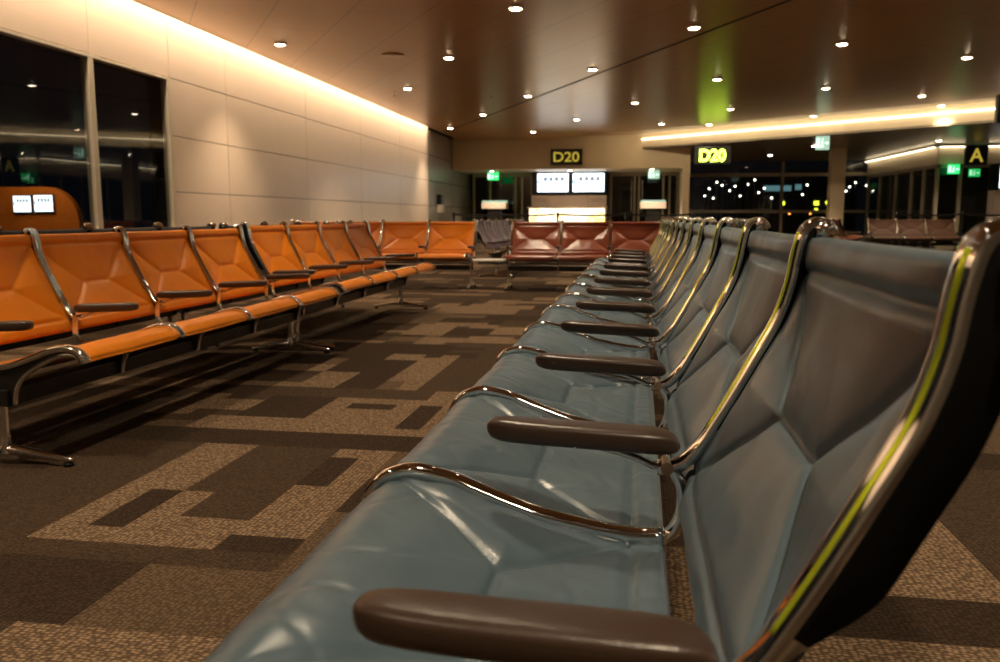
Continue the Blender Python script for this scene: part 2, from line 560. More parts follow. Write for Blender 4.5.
def leg_mesh():
    mb = MB()
    prof = [(.027, .265), (.021, .235), (.0185, .19), (.018, .12), (.020, .075), (.026, .052), (.030, .040)]
    n = 16; v = []
    for (r, z) in prof:
        for i in range(n):
            t = 2 * PI * i / n
            v.append((-.085 + r * 1.15 * math.cos(t), r * .8 * math.sin(t), z))
    f = [(j * n + i, j * n + (i + 1) % n, (j + 1) * n + (i + 1) % n, (j + 1) * n + i) for j in range(len(prof) - 1) for i in range(n)]
    mb.add(v, f, 0, True)
    mb.add(v[:n], [tuple(range(n))], 0)
    for sx in (-1, 1):
        path = [(-.085, 0, .052), (-.085 + sx * .06, 0, .050), (-.085 + sx * .15, 0, .036), (-.085 + sx * .245, 0, .024), (-.085 + sx * .268, 0, .022)]
        mb.tube(path, [.019, .017, .0135, .011, .006], 10, 0)
    return mb.mesh('leg', [M['chrome']])

def glide_mesh():
    return MB().lathe([(.016, 0), (.019, .004), (.017, .011), (.010, .014), (.008, .022)], (0, 0, 0), 14).mesh('glide', [M['black']])

FRAME = side_frame_mesh(); REFL_STRIP = reflection_strip_mesh(); ARM = arm_pad_mesh(); ARMSUP = arm_support_mesh(); LEG = leg_mesh(); GLIDE = glide_mesh()
_slings = {}
def slings(mk, pitch, v):
    key = (mk, pitch, v)
    if key not in _slings:
        res = (100, 120) if mk == 'blue' else ((64, 60) if mk == 'orange' else (44, 36))
        _slings[key] = (seat_mesh(M[mk], pitch, v * 7.3 + len(mk), *res), back_mesh(M[mk], pitch, v * 3.7 + 11 + len(mk), *res))
    return _slings[key]

def bench(label, mk, n, pitch, loc, rz, dz=0.0, legs=(0, -1), arms=None, group=None, table=False):
    root = empty('tandem_bench', loc, rz)
    tag(root, label, 'bench', group)
    for k in range(n + 1):
        fr = link('side_frame', FRAME, root, (0, k * pitch, dz))
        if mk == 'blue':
            pp = link('green_reflection_strip', REFL_STRIP, fr); pp['label'] = 'green reflection on the chrome post, modelled as a lime strip'
    for k in range(n):
        sm, bm_ = slings(mk, pitch, k % 3)
        link('seat', sm, root, (0, k * pitch, dz))
        link('backrest', bm_, root, (0, k * pitch, dz))
    for k in (range(n + 1) if arms is None else arms):
        a = link('armrest', ARM, root, (0, k * pitch, dz))
        link('arm_support', ARMSUP, a, (0, 0, 0))
    for k in legs:
        k = k if k >= 0 else n
        y = k * pitch
        lg = link('leg', LEG, root, (0, y, 0))
        for sx in (-1, 1):
            link('glide', GLIDE, lg, (-.085 + sx * .245, 0, 0))
    L = n * pitch
    mb = MB()
    mb.box(-.125, -.045, -.02, L + .02, .255 + dz, .315 + dz, 0, .006)
    for k in range(n):
        mb.tube([(.020, k * pitch + .01, .335 + dz), (.020, (k + 1) * pitch - .01, .335 + dz)], .009, 8, 0)
    mb.build('beam', M['steel_dark'], root)
    if table:
        t = MB()
        t.box(-.30, .06, L + .05, L + .42, .372 + dz, .395 + dz, 0, .008)
        t.box(-.12, -.05, L + .0, L + .38, .330 + dz, .373 + dz, 1)
        t.build('table_top', [M['white_lam'], M['chrome']], root)
    return root

B_P = .635
bench('long blue leather tandem bench nearest the viewer along the aisle', 'blue', 8, B_P, (0, .64, 0), 0, 0, (0, 4, -1))
bench('shorter blue leather bench beyond the dark gap in the blue row', 'blue', 4, B_P, (0, 5.92, 0), 0, 0, (0, -1))
DZ = -.03
O_P = .63
OX = -2.325
bench('orange leather four-seat bench by the dark window', 'orange', 4, O_P, (OX + .02, 5.12, 0), PI, DZ - .015)
bench('orange leather four-seat bench in front of the beige wall, facing the blue row', 'orange', 4, O_P, (OX, 7.78, 0), PI, DZ)
bench('orange bench turned to face the viewer, left of the white table', 'orange', 4, .615, (-2.03, 10.28, 0), PI / 2, DZ, (0, -1))
bench('oxblood red leather three-seat bench facing the viewer before the gate counter', 'red', 3, .61, (.27, 10.26, 0), PI / 2, DZ, (0, -1), None, None, True)
bench('dark bench back to back with the orange seats by the window', 'charcoal', 4, O_P, (-3.0, 2.62, 0), 0, DZ)
bench('dark bench back to back with the orange seats along the beige wall', 'charcoal', 4, O_P, (-3.0, 5.30, 0), 0, DZ)
bench('plum leather bench with blue sheen seen between the orange and red benches', 'plum', 5, O_P, (-2.12, 15.3, 0), PI, DZ)
bench('second plum leather bench half hidden behind the red seats', 'plum', 3, O_P, (-2.12, 17.5, 0), PI, DZ)
bench('rust leather three-seat bench below the yellow letter sign', 'rust', 3, .63, (7.2, 20.8, 0), PI / 2, DZ)
bench('oxblood bench seen end on in front of the grey pillar', 'red', 2, .63, (4.84, 21.9, 0), PI, DZ)
bench('charcoal row of seats in front of the dark glass', 'charcoal', 8, .63, (2.25, 19.4, 0), PI, DZ)

# ------------------------------------------------------------------ floor
def floor():
    x0, y0, c = -6.6, -2.2, .11
    nx, ny = 190, 320
    T = [[1] * nx for _ in range(ny)]
    def paint(xa, xb, ya, yb, t):
        ia = round((xa - x0) / c); ib = round((xb - x0) / c); ja = round((ya - y0) / c); jb = round((yb - y0) / c)
        for j in range(max(0, ja), min(ny, max(jb, ja + 1))):
            for i in range(max(0, ia), min(nx, max(ib, ia + 1))):
                T[j][i] = t
    R = random.Random(12)
    tile = .55
    y = y0
    while y < y0 + ny * c:
        x = x0 - R.random() * tile
        while x < x0 + nx * c:
            w = R.choice([1, 1, 2, 2, 3]) * .33
            h = R.choice([.22, .33, .55, .66])
            paint(x, x + w, y, y + h, R.choices([0, 1, 2, 3], [.26, .34, .2, .2])[0])
            x += w
        y += .44
    for _ in range(2600):
        x = x0 + R.random() * nx * c; y = y0 + R.random() * ny * c
        if R.random() < .5: w, h = R.choice([.33, .44, .66]), R.choice([.11, .11, .22])
        else: w, h = R.choice([.11, .11, .22]), R.choice([.44, .66, .88])
        paint(x, x + w, y, y + h, R.choices([0, 1, 2, 3], [.36, .22, .18, .24])[0])
    for r in [(-2.6, -.4, 1.2, 3.2, 1), (-3.2, -1.66, 1.9, 3.2, 1),
              (-1.8, -1.2, 1.55, 1.92, 0), (-1.2, -.6, 1.59, 1.92, 2), (-1.3, -.6, 1.2, 1.56, 3),
              (-1.66, -1.42, 1.94, 3.0, 3), (-1.42, -1.3, 1.94, 2.45, 3), (-1.3, -.98, 1.94, 2.16, 3), (-1.13, -.88, 2.05, 3.0, 3),
              (-1.40, -1.13, 2.45, 3.0, 1), (-1.57, -1.50, 2.12, 2.45, 0), (-1.14, -1.06, 2.52, 2.81, 0), (-1.12, -.85, 1.97, 2.06, 0),
              (-.88, -.5, 1.92, 3.2, 2), (-.88, -.6, 2.3, 2.6, 0), (-2.1, -.5, 3.0, 3.2, 0),
              (-1.85, -.6, 3.2, 3.45, 3), (-1.46, -.6, 3.45, 3.85, 3), (-1.75, -1.46, 3.45, 3.85, 0), (-1.35, -1.13, 3.60, 3.7, 0), (-.95, -.84, 3.3, 3.7, 0),
              (-2.2, -1.0, 3.85, 4.07, 1), (-1.75, -1.58, 4.05, 4.5, 3), (-1.58, -1.35, 4.05, 4.95, 0), (-1.35, -1.2, 4.3, 5.1, 3), (-1.55, -1.35, 4.95, 5.15, 3),
              (-1.18, -1.10, 4.07, 5.16, 3), (-1.10, -.8, 4.07, 5.1, 1), (-1.75, -1.58, 4.5, 5.1, 0), (-2.1, -1.2, 5.15, 5.6, 0),
              (-1.5, -1.37, 5.6, 5.9, 3), (-1.77, -1.4, 6.05, 6.7, 3), (-1.4, -1.1, 6.05, 6.5, 0), (-1.2, -.9, 5.7, 6.05, 3), (-1.85, -1.1, 7.45, 8.15, 3), (-2.2, -1.6, 6.7, 7.4, 2),
              (.52, .86, 1.98, 2.5, 3), (.3, .95, 1.74, 1.98, 0), (.3, .85, 1.3, 1.74, 3), (.86, 1.35, 1.98, 3.1, 1), (.96, 1.5, 3.05, 3.25, 0), (.95, 1.75, 3.25, 4.3, 2)]:
        paint(*r)
    mb = MB()
    vs = [(x0 + i * c, y0 + j * c, 0) for j in range(ny + 1) for i in range(nx + 1)]
    fs = [(j * (nx + 1) + i, j * (nx + 1) + i + 1, (j + 1) * (nx + 1) + i + 1, (j + 1) * (nx + 1) + i) for j in range(ny) for i in range(nx)]
    mb.v = vs; mb.f = fs; mb.mi = [T[j][i] for j in range(ny) for i in range(nx)]; mb.sm = [False] * len(fs)
    # underside so the slab has a thickness
    X1 = x0 + nx * c; Y1 = y0 + ny * c
    mb.box(x0, X1, y0, Y1, -.25, -.005, 0)
    return struct(mb.build('floor', [carpet('carpet_dark', (.058, .037, .023), (.024, .015, .009)),
                              carpet('carpet_mid', (.088, .058, .036), (.036, .022, .013)),
                              carpet('carpet_tan', (.155, .103, .063), (.062, .040, .023)),
                              carpet('carpet_light', (.31, .21, .128), (.080, .051, .030), .9)]))
floor()

# ------------------------------------------------------------------ left wall with window
WX = -5.6
CZ = 3.16
def wall_left():
    mb = MB()
    zs = [0, .51, 1.18, 1.85, 2.53, 3.62]
    # backing
    mb.box(WX - .30, WX - .03, 9.62, 22.3, -.05, 3.75, 1)
    mb.box(WX - .30, WX - .03, -2.2, 9.62, 2.53, 3.75, 1)
    mb.box(WX - .30, WX - .03, -2.2, 9.62, -.05, .30, 1)
    ys = [9.62, 11.03, 13.85, 16.7, 19.55, 22.3]
    g = .008
    for a, b in zip(ys[:-1], ys[1:]):
        for c, d in zip(zs[:-1], zs[1:]):
            mb.box(WX - .06, WX, a + g * .8, b - g * .8, c + g * .6, d - g * .6, 0, .003)
    ys2 = [-2.2, .6, 3.4, 6.2, 8.12, 9.62, 11.03]
    for a, b in zip(ys2[:-2], ys2[1:-1]):
        mb.box(WX - .06, WX, a + g, b - g, 2.53 + g, 3.62 - g, 0, .004)
    mb.box(WX - .06, WX, -2.2, 9.61, 0, .28, 0)
    mb.box(WX - .3, WX, 22.22, 22.3, 0, 3.62, 0)
    return struct(mb.build('wall_left', [M['wallpanel'], M['gap']]))
wall_left()

def window_left():
    w = struct(empty('window_1', (WX, 6.2, .3)))
    fr = MB()
    def q(xa, xb, ya, yb, za, zb): fr.box(WX - WX + xa, xb, ya - 6.2, yb - 6.2, za - .3, zb - .3, 0, .006)
    q(-.08, .012, 9.55, 9.62, .30, 2.53)      # jamb
    q(-.08, .012, 8.08, 8.16, .30, 2.53)      # mullion
    q(-.12, .03, 5.10, 5.20, .30, 2.53)
    q(-.12, .03, 2.10, 2.20, .30, 2.53)
    q(-.08, .010, -2.2, 9.62, 2.495, 2.53)     # head
    q(-.12, .05, -2.2, 9.62, .28, .36)       # sill
    q(-.10, .02, -2.2, 9.62, .70, .75)
    fr.build('window_frame', M['alu'], w)
    gl = MB(); gl.box(-.035, -.020, -8.4, 3.36, .05, 2.18)
    gl.build('window_pane', M['glass'], w)
window_left()

# far, darker end of the left wall
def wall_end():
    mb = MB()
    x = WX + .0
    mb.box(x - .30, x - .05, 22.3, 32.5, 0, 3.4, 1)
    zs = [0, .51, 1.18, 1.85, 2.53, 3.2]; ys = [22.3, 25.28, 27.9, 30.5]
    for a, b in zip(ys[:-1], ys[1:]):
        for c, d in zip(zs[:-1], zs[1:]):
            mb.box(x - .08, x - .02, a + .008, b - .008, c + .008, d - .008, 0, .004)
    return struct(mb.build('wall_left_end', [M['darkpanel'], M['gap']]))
wall_end()

# ------------------------------------------------------------------ ceilings
E1 = Vector((-1.41, 24.24)); E1d = (Vector((6.80, 17.94)) - E1).normalized()
E2 = Vector((.54, 24.91)); E2d = (Vector((7.26, 19.47)) - E2).normalized()
def at_y(P, d, y): return P + d * ((y - P.y) / d.y)
def at_x(P, d, x): return P + d * ((x - P.x) / d.x)
XR = 14.2; YB = -2.2; YF = 25.3
a1 = at_y(E1, E1d, YF); b1 = at_x(E1, E1d, XR)
a2 = at_y(E2, E2d, YF); b2 = at_x(E2, E2d, XR)
XL = WX + .22
struct(MB().poly_z([(XL, YB), (XR, YB), (b1.x, b1.y), (a1.x, a1.y), (XL, YF)], CZ, CZ + .05).build('ceiling', M['ceiling']))
struct(MB().poly_z([(a1.x, a1.y), (b1.x, b1.y), (b2.x, b2.y), (a2.x, a2.y)], CZ + .10, CZ + .15).build('ceiling_strip', M['creamstrip']))
SZ = 2.84
struct(MB().poly_z([(a2.x, a2.y), (b2.x, b2.y), (XR, 31.5), (1.43, 31.5), (1.43, YF)], SZ, SZ + .05).build('ceiling_soffit', M['soffit']))
# fascia that drops from the strip to the soffit
nrm = Vector((-E2d.y, E2d.x));  nrm = nrm if nrm.y > 0 else -nrm
def slab(p, q, n0, n1, z0, z1):
    return [(p + nrm * n0, z0, z1), (q + nrm * n0, z0, z1), (q + nrm * n1, z0, z1), (p + nrm * n1, z0, z1)]
def strip(mb, p, q, n0, n1, z0, z1, mi=0):
    pts = [p + nrm * n0, q + nrm * n0, q + nrm * n1, p + nrm * n1]
    return mb.poly_z([(v.x, v.y) for v in pts], z0, z1, mi)
struct(strip(MB(), a2, b2, 0, .12, SZ, CZ + .10).build('trim_1', M['cream']))
cv = strip(MB(), a2, b2, -.045, 0, 3.10, 3.125).build('cove_light', M['led'])
tag(cv, 'warm strip of cove light along the dropped cream fascia', 'light')
# wide dark joint across the ceiling
p0 = Vector((-5.24, 22.76)); p1 = Vector((1.53, 9.69)); dj = (p1 - p0).normalized(); nj = Vector((-dj.y, dj.x))
q0 = p0; q1 = p0 + dj * 27
struct(MB().poly_z([tuple(v) for v in (q0 - nj * .018, q1 - nj * .018, q1 + nj * .018, q0 + nj * .018)], CZ - .006, CZ).build('trim_2', M['gap']))
# slot cove over the left wall: lamps sit above the ceiling edge and wash the wall
struct(MB().box(WX - .03, XL + .25, YB, 22.3, 3.70, 3.75).build('ceiling_cove', M['cream']))
struct(MB().box(XL, XL + .04, YB, 22.3, CZ, 3.70).build('trim_3', M['cream']))

# ------------------------------------------------------------------ bulkhead and gate wall
def gate_wall():
    mb = MB()
    mb.box(WX, 1.43, YF, YF + .2, 2.29, 3.36)
    mb.box(WX, 1.43, YF + .2, 27.95, 2.29, 2.36)
    struct(mb.build('wall_back_bulkhead', M['bulkhead']))
    # column at the corner of the recess
    struct(MB().box(1.24, 1.43, YF, 31.4, 0, 2.29).build('wall_back_return', M['cream']))
    # glazed gate wall behind
    def glazed(name, x0, x1, mull, y=27.9, zt=2.29, frame='frame_dark'):
        w = struct(empty(name, (x0, y, 0)))
        f = MB()
        f.box(0, x1 - x0, 0, .08, zt - .10, zt)
        f.box(0, x1 - x0, 0, .08, 0, .12)
        for m_ in mull: f.box(m_ - x0 - .035, m_ - x0 + .035, -.02, .10, 0, zt)
        f.build('door_frame', M[frame], w)
        MB().box(.02, x1 - x0 - .02, .03, .045, .1, zt - .08).build('door_pane', M['doorglass'], w)
        return w
    d1 = glazed('door_1', -5.5, -3.48, [-5.45, -4.9, -4.05, -3.83, -3.5])
    d2 = glazed('door_2', -.95, 1.24, [-.93, -.16, -.02, .75, .95, 1.2])
    for w, xs in ((d1, (-4.12,)), (d2, (-.26, .08))):
        for x in xs:
            h = MB().tube([(x - w.location.x, -.05, 1.05), (x - w.location.x, -.05, 2.05)], .018, 8)
            h.build('door_handle', M['chrome'], w)
    # dim jet-bridge lobby behind the glass
    struct(MB().box(-5.6, 1.4, 32.3, 32.5, 0, 2.6).build('wall_lobby', M['corridor']))
    struct(MB().box(-5.6, 1.4, 28.0, 32.5, 2.45, 2.5).build('ceiling_lobby', M['soffit']))
    # framed inner door seen through the right-hand glass
    d = struct(empty('door_3', (-.75, 31.9, 0)))
    MB().box(0, .12, 0, .12, 0, 1.95).box(.82, .94, 0, .12, 0, 1.95).box(0, .94, 0, .12, 1.85, 1.98).build('door_frame', M['cream'], d)
    MB().box(.12, .82, .03, .08, 0, 1.85).build('door_leaf', M['frame_dark'], d)
gate_wall()

def text_mesh(body, size, mat, extrude=.01, bold=.0):
    cu = bpy.data.curves.new('t', 'FONT')
    cu.body = body; cu.size = size; cu.extrude = extrude; cu.offset = bold
    cu.align_x = 'CENTER'; cu.align_y = 'CENTER'
    cu.resolution_u = 6
    o = bpy.data.objects.new('t', cu); COL.objects.link(o)
    dg = bpy.context.evaluated_depsgraph_get()
    me = bpy.data.meshes.new_from_object(o.evaluated_get(dg))
    bpy.data.objects.remove(o); bpy.data.curves.remove(cu)
    me.materials.clear(); me.materials.append(mat)
    return me

def fit_text(me, w, h):
    xs = [v.co.x for v in me.vertices]; ys = [v.co.y for v in me.vertices]
    sx = w / (max(xs) - min(xs)); sy = h / (max(ys) - min(ys))
    cx = (max(xs) + min(xs)) / 2; cy = (max(ys) + min(ys)) / 2
    for v in me.vertices:
        v.co.x = (v.co.x - cx) * sx; v.co.y = (v.co.y - cy) * sy
    return me

def sign_box(name, label, x0, x1, z0, z1, y, body, mat, tw, th, bold=.006, depth=.10, rods=None, rod_top=None):
    cx, cz = (x0 + x1) / 2, (z0 + z1) / 2
    r = empty(name, (cx, y, z0)); tag(r, label, 'sign')
    MB().box(-(x1 - x0) / 2, (x1 - x0) / 2, 0, depth, 0, z1 - z0, 0, .008).build('sign_case', M['sign_black'], r)
    t = fit_text(text_mesh(body, .4, mat, .008, bold), tw, th)
    link('sign_letters', t, r, (0, -.004, (z1 - z0) / 2), (PI / 2, 0, 0))
    if rods:
        mb = MB()
        for x in rods: mb.cyl((x, depth / 2, z1 - z0 - .01), (x, depth / 2, rod_top - z0), .012, n=8)
        mb.box(min(rods) - .3, max(rods) + .3, depth / 2 - .02, depth / 2 + .02, rod_top - z0 - .015, rod_top - z0)
        mb.build('hanging_rod', M['sign_black'], r)
    return r

sign_box('gate_sign', 'unlit black gate sign with yellow D20 on the bulkhead over the screens', -2.62, -1.68, 2.40, 2.86, YF - .10, 'D20', M['sign_yellow'], .76, .29)
sign_box('gate_sign', 'hanging black gate sign with glowing green D20', 1.42, 2.36, 2.27, 2.72, 23.3, 'D20', M['sign_lit'], .68, .33, .012, .12, (-.22, .12), 2.82)
sign_box('letter_sign', 'black sign with a yellow letter A on the cream fascia', 8.62, 9.18, 2.26, 2.78, 24.72, 'A', M['sign_yellow'], .34, .36)

# screens and counter of the gate
def display(label, x0, x1, z0, z1, y, flip=False, group=None):
    r = empty('mounted_screen', ((x0 + x1) / 2, y, z0)); tag(r, label, 'screen', group)
    w = (x1 - x0) / 2; h = z1 - z0
    MB().box(-w - .05, w + .05, .012, .09, -.05, h + .05, 0, .006).build('bezel', M['sign_black'], r)
    mb = MB()
    mb.box(-w, w, 0, .02, 0, h, 0)
    for k in range(4):
        cx = -w * .62 + k * w * .36
        mb.box(cx, cx + w * .27, -.002, .003, h * .58, h * .82, 1)
    mb.box(-w * .98, -w * .82, -.002, .003, h * .45, h * .62, 2)
    mb.build('display_panel', [M['screen'], M['screen_ink'], M['screen_teal']], r)
    return r
display('lit white gate screen on the left above the glowing counter', -3.20, -2.22, 1.665, 2.235, 26.86)
display('lit white gate screen on the right above the glowing counter', -2.08, -1.10, 1.665, 2.235, 26.86)

def counter():
    r = empty('counter_back_panel', (-2.2, 27.0, 0)); tag(r, 'pale panelled wall unit behind the gate counter under the screens', 'counter')
    mb = MB()
    for a, b in ((-1.2, -.65), (-.64, .60), (.61, 1.18)):
        mb.box(a, b, 0, .5, 0, 1.56, 0, .005)
    mb.box(-1.2, 1.18, .02, .5, 1.56, 2.285, 1)
    for x0_, x1_ in ((-1.12, -.72), (.68, 1.1)):
        for z in (1.36, 1.43): mb.box(x0_, x1_, -.004, .002, z, z + .018, 2)
    mb.build('panel', [M['desk_panel'], M['sign_black'], M['counter_print']], r)
    d = empty('gate_counter', (-2.2, 25.9, 0)); tag(d, 'gate counter with a glowing yellow onyx front', 'counter')
    MB().box(-1.13, 1.16, 0, .06, .25, 1.13, 0).build('lit_front', M['onyx'], d)
    MB().box(-1.2, 1.23, -.04, .75, 1.14, 1.19, 0, .008).box(-1.15, 1.18, .06, .7, 0, 1.14).build('counter_body', M['desk_panel'], d)
    return r
counter()

def exit_sign(label, x, z, y, w=.34, h=.2, mat='exit_green', pict='exit_white', rod=None):
    r = empty('exit_sign', (x, y, z)); tag(r, label, 'sign')
    MB().box(-w / 2, w / 2, 0, .05, 0, h, 0, .005).build('sign_case', M[mat], r)
    mb = MB()
    # pictogram: a doorway, a running figure and an arrow
    mb.box(-.44 * w, -.24 * w, -.003, .001, .16 * h, .84 * h)
    mb.box(-.10 * w, .02 * w, -.003, .001, .34 * h, .62 * h).box(-.06 * w, 0, -.003, .001, .68 * h, .84 * h)
    mb.box(-.14 * w, -.04 * w, -.003, .001, .16 * h, .32 * h).box(.0, .08 * w, -.003, .001, .20 * h, .30 * h)
    mb.box(.18 * w, .42 * w, -.003, .001, .42 * h, .56 * h)
    mb.build('pictogram', M[pict], r)
    if rod: MB().cyl((0, .025, h), (0, .025, rod - z), .01, n=8).build('hanging_rod', M['sign_black'], r)
    return r
exit_sign('green lit exit sign over the left glass doors', -4.55, 2.02, 26.4, .36, .24, 'exit_green', 'exit_white', 2.29)
exit_sign('pale green exit sign over the right glass doors', .42, 2.03, 26.4, .34, .25, 'exit_pale', 'exit_white', 2.29)
exit_sign('pale hanging exit sign below the dark soffit right of the glowing gate sign', 4.38, 2.50, 21.9, .32, .33, 'exit_pale', 'exit_white', 2.88)
exit_sign('green exit sign at the corner of the right-hand glass gate', 8.35, 2.03, 24.7, .30, .25, 'exit_green', 'exit_white', 2.34)
exit_sign('small green exit sign inside the right-hand glass gate', 9.45, 2.02, 26.3, .30, .22, 'exit_green', 'exit_white', 2.5)

# boarding readers in front of the doors
def reader(label, x, y):
    r = empty('boarding_podium', (x, y, 0)); tag(r, label, 'podium')
    MB().box(-.22, .22, -.12, .22, 0, 1.12, 0, .01).build('pedestal', M['sign_black'], r)
    MB().box(-.40, .40, -.18, .26, 1.13, 1.33, 0, .02).build('reader_head', M['desk_panel'], r)
    MB().box(-.38, .38, -.15, .25, 1.335, 1.39, 0, .01).build('status_light', M['exit_pale'], r)
reader('boarding podium with pale head by the left glass doors', -4.55, 26.7)
reader('boarding podium with pale head by the right glass doors', .42, 26.7)

# belt barriers
def stanchion(label, x, y, x_next):
    r = empty('belt_stanchion', (x, y, 0)); tag(r, label, 'barrier', 'belt stanchions before the gates')
    MB().lathe([(.16, 0), (.165, .012), (.05, .03), (.03, .05)], (0, 0, 0), 20).build('base', M['sign_black'], r)
    MB().cyl((0, 0, .04), (0, 0, .90), .028, n=14).build('pole', M['sign_black'], r)
    MB().lathe([(.034, .88), (.04, .90), (.04, .985), (.032, 1.0)], (0, 0, 0), 14).build('post_head', M['sign_black'], r)
    if x_next is not None:
        L = x_next - x - .10; mb = MB(); n = 10; h = .05
        for k in range(n):
            u0, u1 = k / n, (k + 1) / n
            z0 = .97 - .03 * math.sin(PI * u0); z1 = .97 - .03 * math.sin(PI * u1)
            xa, xb = .04 + L * u0, .04 + L * u1
            mb.add([(xa, -.002, z0), (xb, -.002, z1), (xb, -.002, z1 - h), (xa, -.002, z0 - h), (xa, .002, z0), (xb, .002, z1), (xb, .002, z1 - h), (xa, .002, z0 - h)],
                   [(0, 1, 2, 3), (7, 6, 5, 4), (0, 4, 5, 1), (3, 2, 6, 7)], 0)
        mb.build('belt', M['belt'], r)
xs = [-5.15, -3.85, -2.22, -.35, 1.45]
nm = ['in the corner by the dark wall', 'before the left glass doors', 'in front of the glowing counter', 'before the right glass doors', 'at the end of the line under the glowing sign']
for i, x in enumerate(xs):
    stanchion('black belt stanchion ' + nm[i], x, 23.4, xs[i + 1] if i + 1 < len(xs) else None)
xs = [6.6, 8.2, 9.9]
nm = ['behind the rust seats at their left end', 'behind the middle of the rust seats', 'at the right edge near the lit screen']
for i, x in enumerate(xs):
    stanchion('black belt stanchion ' + nm[i], x, 23.4, xs[i + 1] if i + 1 < len(xs) else None)

# ------------------------------------------------------------------ right-hand glazing
def window_back():
    w = struct(empty('window_2', (1.43, 31.4, 0)))
    f = MB(); L = XR - 1.43
    f.box(0, L, 0, .1, 2.30, 2.42).box(0, L, 0, .1, 0, .15).box(0, L, 0, .1, 1.02, 1.12)
    for x in (0.05, 3.55, 5.6, 7.0): f.box(x - .05, x + .05, -.03, .13, 0, SZ)
    f.build('window_frame', M['frame_dark'], w)
    MB().box(0, L, .04, .06, .1, SZ).build('window_pane', M['glass'], w)
    struct(MB().box(5.52, 5.92, 26.2, 26.6, 0, SZ).build('pillar_1', M['bulkhead']))
window_back()

def gate_a():
    # cream band with light on top
    mb = MB()
    GX = 7.98; GY = 24.9
    mb.box(GX, XR, GY, GY + .12, 2.30, 2.76)
    mb.poly_z([(GX, GY + .12), (GX + .12, GY + .12), (7.9, 31.3), (7.78, 31.3)], 2.30, 2.76)
    struct(mb.build('wall_right_fascia', M['cream']))
    c1 = MB().box(GX + .02, XR, GY - .10, GY - .07, 2.74, 2.765).build('cove_light', M['led'])
    tag(c1, 'warm strip of light on top of the cream fascia behind the letter A sign', 'light')
    c2 = MB().poly_z([(GX - .11, GY + .0), (GX - .08, GY + .0), (7.70, 31.2), (7.67, 31.2)], 2.74, 2.765).build('cove_light', M['led'])
    tag(c2, 'warm strip of light receding along the side fascia of the right-hand gate', 'light')
    w = struct(empty('window_3', (GX, GY, 0)))
    f = MB()
    for x in (0.04, .62, 1.4): f.box(x - .045, x + .045, 0, .12, 0, 2.30)
    f.box(0, 1.4, 0, .1, 2.20, 2.30).box(0, 1.4, 0, .1, 0, .12)
    for y in (1.0, 2.0, 3.4, 5.0, 6.3):
        dx = -.2 * y / 6.4
        f.box(dx - .01, dx + .09, y - .045, y + .045, 0, 2.30)
    f.poly_z([(0, .12), (.1, .12), (-.10, 6.4), (-.2, 6.4)], 2.2, 2.3)
    f.build('window_frame', M['frame_dark'], w)
    MB().box(.04, 1.4, .05, .065, .1, 2.25).poly_z([(.04, .1), (.055, .1), (-.145, 6.4), (-.16, 6.4)], .1, 2.25).build('window_pane', M['doorglass'], w)
    struct(MB().box(8.2, XR, 31.4, 31.6, 0, 2.6).build('wall_right_lobby', M['corridor']))
    # gate counter at the right edge
    p = empty('counter_back_panel', (10.25, 24.45, 0)); tag(p, 'pale panelled unit under the lit screen at the right edge', 'counter')
    MB().box(-.95, 1.3, 0, .4, 0, 1.58, 0, .006).build('panel', M['desk_panel'], p)
    MB().box(-.95, 1.3, .05, .4, 1.58, 2.28).build('screen_surround', M['sign_black'], p)
    display('lit white screen cut by the right edge of the photo', 9.38, 10.3, 1.64, 2.22, 24.35)
    pr = empty('notice_panel', (8.95, 25.3, 0)); tag(pr, 'purple-grey notice stand behind the right-hand gate glass', 'notice')
    MB().box(-.22, .22, 0, .04, 1.05, 1.42, 0, .005).build('notice_board', simple('notice_print', (.10, .09, .15), .5), pr)
    MB().cyl((0, .02, .02), (0, .02, 1.06), .02, n=10).lathe([(.15, 0), (.15, .015), (.03, .03)], (0, .02, 0), 16).build('stand', M['steel_dark'], pr)
gate_a()

# hanging wayfinding sign cut by the right edge
r = empty('hanging_sign', (6.40, 16.0, 2.34)); tag(r, 'black hanging sign with a white panel cut by the right edge', 'sign')
MB().box(-.36, .9, 0, .12, .14, .62, 0, .01).build('sign_case', M['sign_black'], r)
MB().box(-.27, .3, -.004, .004, .24, .52, 0, .002).build('sign_panel', emit('sign_white', (.9, .93, .95), 2.2), r)
MB().cyl((0, .06, .6), (0, .06, .82), .012, n=8).cyl((.5, .06, .6), (.5, .06, .82), .012, n=8).build('hanging_rod', M['sign_black'], r)

# small fittings
r = empty('wall_box', (WX + .0, 23.5, 1.0)); tag(r, 'small dark and beige box fixed to the dark end wall', 'fitting')
MB().box(-.02, .10, -.16, .16, .22, .50, 0, .01).build('box_body', M['sign_black'], r)
MB().box(-.02, .11, -.16, .16, 0, .21, 0, .01).build('box_tray', M['desk_panel'], r)
def ceil_disc(name, label, cat, x, y, rad, mat, h=.02):
    o = MB().lathe([(rad * .9, 0), (rad, h * .5), (rad, h)], (0, 0, 0), 24).build(name, mat, None, (x, y, CZ - h))
    tag(o, label, cat)
ceil_disc('ceiling_speaker', 'flat round speaker grille in the ceiling above the beige wall', 'speaker', -3.5, 11.95, .16, M['ceiling'], .012)
def sprinkler(label, x, y):
    r = empty('ceiling_sprinkler', (x, y, CZ - .09)); tag(r, label, 'sprinkler')
    MB().lathe([(.025, 0), (.03, .008), (.008, .012), (.008, .08), (.035, .085), (.035, .09)], (0, 0, 0), 14).build('sprinkler_head', M['chrome'], r)
sprinkler('small ceiling sprinkler left of the ceiling lamp over the beige wall', -4.5, 15.4)
sprinkler('small ceiling sprinkler near the long dark ceiling joint', -2.75, 15.8)

